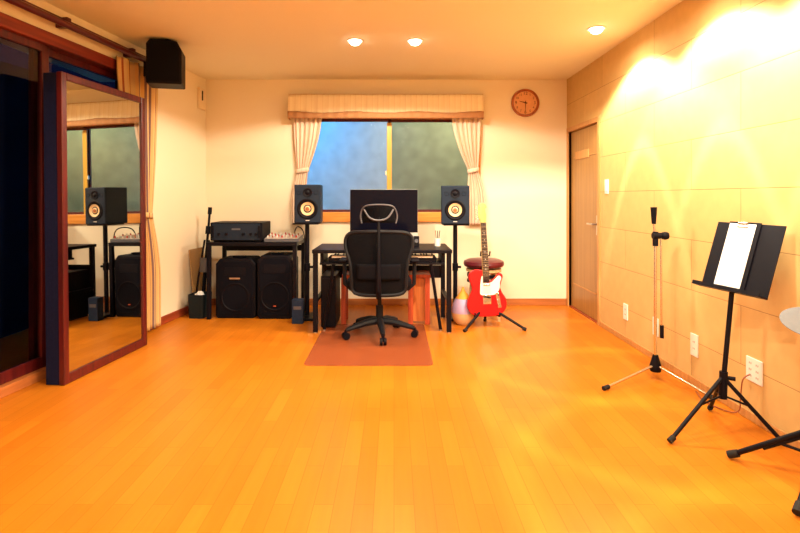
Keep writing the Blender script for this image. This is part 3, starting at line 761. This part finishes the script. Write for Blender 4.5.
eg = thing('teardrop_ornament', 'teardrop shaped floor ornament with orange tip and lavender middle', 'ornament', (.625, 4.76, 0))
MB().lathe([(0, 0), (.05, 0), (.085, .03), (.100, .075), (.104, .11)], n=32).build('base', M['beige'], eg, smooth=True)
MB().lathe([(.104, .11), (.104, .14), (.092, .19), (.067, .235)], n=32).build('middle', M['lavender'], eg, smooth=True)
MB().lathe([(.067, .235), (.042, .27), (.020, .30), (.008, .335), (0, .34)], n=32).build('tip', M['orange'], eg, smooth=True)

gs = thing('guitar_stand', 'black tripod guitar stand holding the red electric guitar', 'guitar stand', (.82, 4.66, 0))
MB().cyl((0, .03, .10), (0, .10, .62), .011).build('post', M['blacksatin'], gs, smooth=True)
MB().cyl((0, .03, .13), (0, .03, .20), .022).build('hub', M['black'], gs, smooth=True)
for x, y in ((-.22, -.19), (.31, -.14), (.02, .20)):
    l_ = MB().cyl((0, .03, .19), (x, y, .012), .0115).build('leg', M['blacksatin'], gs, smooth=True)
    MB().cyl((x*.93, y*.93, .02), (x*1.02, y*1.02, .012), .015).build('foot', M['rubber'], l_, smooth=True)
MB().tube([(-.11, -.055, .13), (-.11, -.03, .10), (-.09, .02, .10), (0, .03, .135), (.09, .02, .10), (.11, -.03, .10), (.11, -.055, .13)], .008, 8).build('cradle', M['black'], gs, smooth=True)
MB().tube([(-.04, .055, .66), (-.04, .085, .62), (0, .095, .62), (.04, .085, .62), (.04, .055, .66)], .007, 8).build('yoke', M['black'], gs, smooth=True)

gt = thing('electric_guitar', 'red electric guitar with white pickguard and maple headstock on its stand', 'guitar', (.822, 4.635, .098), (R(-6), R(-1.5), R(4)))
gt.scale = (1.07, 1, 1.03)
out = smooth_poly([(0, 0), (.08, .006), (.135, .035), (.163, .09), (.158, .15), (.130, .20), (.118, .245), (.130, .295), (.143, .335), (.128, .362), (.098, .352), (.070, .318), (.040, .300)], 4, False)
out += [(.028, .30), (.028, .392)] + smooth_poly([(-.03, .394), (-.08, .402), (-.125, .382), (-.143, .335), (-.125, .27), (-.120, .23), (-.140, .185), (-.164, .13), (-.162, .075), (-.130, .025), (-.07, .004), (-.001, 0)], 4, False)[:-1]
MB().prism(out, -.022, .022).build('body', M['red'], gt, bevel=.006, smooth=True)
pg = smooth_poly([(-.030, .345), (-.045, .30), (-.052, .24), (-.048, .185), (.03, .180), (.078, .190), (.108, .235), (.114, .285), (.128, .325), (.106, .342), (.072, .312), (.045, .290), (.0, .285)], 4, True)
MB().prism(pg, -.0245, -.022).build('pickguard', M['pickguard'], gt)
nk = MB().prism([(-.028, .29), (.028, .29), (.0215, .80), (-.0215, .80)], -.030, -.008).build('neck', M['maple'], gt, bevel=.003)
MB().prism([(-.0275, .288), (.0275, .288), (.021, .80), (-.021, .80)], -.035, -.030).build('fingerboard', M['rosewood'], nk)
fz = MB(); sc_len = .648
for i in range(1, 22):
    z = .80-(sc_len-sc_len/2**(i/12)); wz = .021+(.80-z)*.0128; fz.bb(-wz, wz, -.0362, -.035, z-.0012, z+.0012)
fz.build('frets', M['chrome'], nk)
dz = MB()
for i in (3, 5, 7, 9, 12, 15, 17):
    z = .80-(sc_len-sc_len/2**((i-.5)/12)); dz.cyl((0, -.0358, z), (0, -.0349, z), .0035, n=12)
dz.build('inlays', M['pickguard'], nk)
hs = smooth_poly([(-.021, .80), (-.030, .825), (-.038, .86), (-.038, .92), (-.030, .958), (.0, .972), (.026, .962), (.036, .935), (.022, .915), (.028, .86), (.021, .80)], 4, False)
h_ = MB().prism(hs, -.026, -.012).build('headstock', M['maple'], gt, bevel=.002)
for i in range(6):
    z = .835+i*.021
    MB().cyl((-.022, -.026, z), (-.022, -.036, z), .004, n=10).cyl((-.036, -.019, z), (-.052, -.019, z), .0035, n=8).bb(-.062, -.050, -.024, -.014, z-.006, z+.006).build('tuning_peg', M['chrome'], h_)
MB().bb(-.034, .034, -.0285, -.022, .105, .185).build('bridge', M['chrome'], gt, bevel=.002)
MB().box((0, -.030, .165), (.062, .006, .014), (0, R(12), 0)).build('bridge_pickup', M['black'], gt)
MB().bb(-.028, .028, -.030, -.0245, .262, .276).build('neck_pickup', M['chrome'], gt, bevel=.002)
cp = MB().box((.095, -.0235, .135), (.028, .003, .13), (0, R(-8), 0)).build('control_plate', M['chrome'], gt, bevel=.002)
for z in (.10, .135): MB().cyl((.093, -.024, z), (.093, -.040, z), .009, n=16).build('knob', M['chrome'], cp)
MB().cyl((.099, -.024, .175), (.099, -.042, .182), .003, n=8).build('switch', M['black'], cp)
sg = MB()
for i in range(6):
    k = (i-2.5)/2.5; sg.cyl((k*.026, -.033, .13), (k*.017, -.0385, .80), .0006, n=6)
sg.build('strings', M['steel'], gt)

# ------------------------------------------------------------------ microphone stand
mc = thing('microphone_stand', 'chrome microphone stand with folded boom standing by the tiled wall', 'microphone stand', (1.655, 3.33, 0), 0)
MB().cyl((0, 0, .085), (0, 0, .86), .0095).build('pole', M['chrome'], mc, smooth=True)
MB().cyl((0, 0, .07), (0, 0, .15), .030, .016).lathe([(0, .045), (.030, .047), (.036, .065), (.034, .085), (.016, .15), (0, .15)], n=20).build('hub', M['black'], mc, smooth=True)
for x, y in ((-.40, -.20), (.15, -.34), (.155, .28)):
    l_ = MB().cyl((x*.04, y*.04, .085), (x, y, .012), .0075).build('leg', M['chrome'], mc, smooth=True)
    MB().cyl((x*.93, y*.93, .017), (x*1.03, y*1.03, .013), .013).build('foot', M['rubber'], l_, smooth=True)
bm_ = MB().cyl((.035, -.01, .30), (.030, -.01, .905), .0065).build('boom', M['chrome'], mc, smooth=True)
MB().cyl((.036, -.01, .26), (.035, -.01, .34), .012).build('counterweight', M['black'], bm_, smooth=True)
MB().cyl((0, 0, .84), (0, 0, .93), .017).cyl((-.02, -.005, .905), (.05, -.005, .905), .020).lathe([(0, -.02), (.022, -.018), (.026, 0), (.022, .018), (0, .02)], (.055, -.01, .905), mtx=Matrix.Rotation(R(90), 4, 'Y'), n=16).build('clutch', M['black'], mc, smooth=True)
MB().cyl((-.003, 0, .93), (-.010, 0, .985), .008).build('connector', M['chrome'], mc, smooth=True)
MB().cyl((-.010, 0, .98), (-.013, -.005, 1.085), .013, .020).build('microphone_clip', M['black'], mc, smooth=True)

# ------------------------------------------------------------------ music stand
ms = thing('music_stand', 'black music stand with a tilted desk by the tiled wall', 'music stand', (1.60, 2.56, 0), 0)
MB().cyl((0, 0, .22), (.045, 0, .70), .0115).build('pole', M['blacksatin'], ms, smooth=True)
MB().cyl((0, 0, .17), (.004, 0, .30), .019).cyl((.02, -.0, .27), (.05, -.02, .27), .010).build('hub', M['black'], ms, smooth=True)
for x, y in ((-.315, -.11), (.200, -.13), (.10, .27)):
    l_ = MB().cyl((0, 0, .275), (x, y, .013), .0095).build('leg', M['blacksatin'], ms, smooth=True)
    MB().cyl((x*.93, y*.93, .028), (x*1.01, y*1.01, .013), .0135).build('foot', M['rubber'], l_, smooth=True)
    MB().cyl((0, 0, .185), (x*.45, y*.45, .155), .005).build('brace', M['blacksatin'], l_)
# tilted desk: local frame
dm = Matrix.Translation((.050, -.02, .69)) @ Matrix.Rotation(R(-76), 4, 'Z') @ Matrix.Rotation(R(0.5), 4, 'Y') @ Matrix.Rotation(R(-18), 4, 'X')
p_ = MB(); p_.bb(-.205, .165, -.002, .002, 0, .345)
p_.build('music_desk', M['black'], ms, bevel=.001, mtx=dm)
p_ = MB(); p_.bb(-.215, .165, -.050, .002, -.006, .0).bb(-.215, .165, -.052, -.048, -.006, .014)
p_.build('lip', M['blacksatin'], ms, mtx=dm)
MB().bb(-.03, .03, .002, .03, .0, .10).build('tilt_bracket', M['black'], ms, mtx=dm)
W0 = Matrix.Translation((1.60, 2.56, 0)) @ dm
cb_ = thing('clipboard', 'clipboard with a blank white sheet resting on the music stand', 'clipboard')
cb_.matrix_world = W0
MB().bb(-.130, .045, -.0075, -.0035, .001, .350).build('board', M['black'], cb_)
MB().bb(-.125, .022, -.0090, -.0076, .003, .340).build('sheet', M['paper'], cb_)
MB().bb(-.075, -.015, -.015, -.009, .322, .335).cyl((-.07, -.014, .341), (-.02, -.014, .341), .006).build('clip', M['steel'], cb_, bevel=.002)

# ------------------------------------------------------------------ cymbal stand at the right edge
cy = thing('cymbal_stand', 'black double-braced cymbal stand cut off by the right edge', 'cymbal stand', (1.70, 2.08, 0), 0)
MB().cyl((0, 0, .10), (0, 0, .66), .0125).build('pole', M['blacksatin'], cy, smooth=True)
MB().cyl((0, 0, .20), (0, 0, .27), .022).cyl((0, 0, .09), (0, 0, .14), .02).build('hub', M['black'], cy, smooth=True)
for x, y in ((-.225, .23), (-.25, -.19), (.10, -.30)):
    l_ = MB().cyl((0, 0, .245), (x, y, .016), .0115).cyl((0, .0, .225), (x*.62, y*.62, .088), .0075).build('leg', M['blacksatin'], cy, smooth=True)
    MB().cyl((x*.90, y*.90, .036), (x*1.02, y*1.02, .017), .0165).build('foot', M['rubber'], l_, smooth=True)
    MB().cyl((0, 0, .115), (x*.5, y*.5, .130), .006).build('brace', M['blacksatin'], l_)
cm = thing('cymbal', 'grey cymbal tilted on its stand at the right edge', 'cymbal', (1.70, 2.08, .655), (R(16), R(-6), 0))
cm.scale = (.86, .86, .86)
MB().lathe([(.010, .020), (.025, .017), (.036, .004), (.15, -.006), (.165, -.010), (.165, -.012), (.15, -.008), (.036, .002), (.024, .015), (.010, .018), (.010, .020)], n=48).build('plate', M['cymbal'], cm, smooth=True)
MB().cyl((0, 0, -.004), (0, 0, .05), .006).cyl((0, 0, .022), (0, 0, .032), .014).build('wing_nut', M['chrome'], cm, smooth=True)

# ------------------------------------------------------------------ camera and view
cam = bpy.data.cameras.new('camera'); co = bpy.data.objects.new('camera', cam); col.objects.link(co)
co.location = (0, 0, 1.15); co.rotation_euler = (R(90), 0, 0)
cam.sensor_width = 36; cam.lens = 526/800*36; cam.shift_x = .0075; cam.shift_y = -.0869; cam.clip_start = .02
sc.camera = co
vs = sc.view_settings; vs.view_transform = 'Standard'; vs.look = 'None'; vs.gamma = 1; vs.use_curve_mapping = False
vs.exposure = 0.0
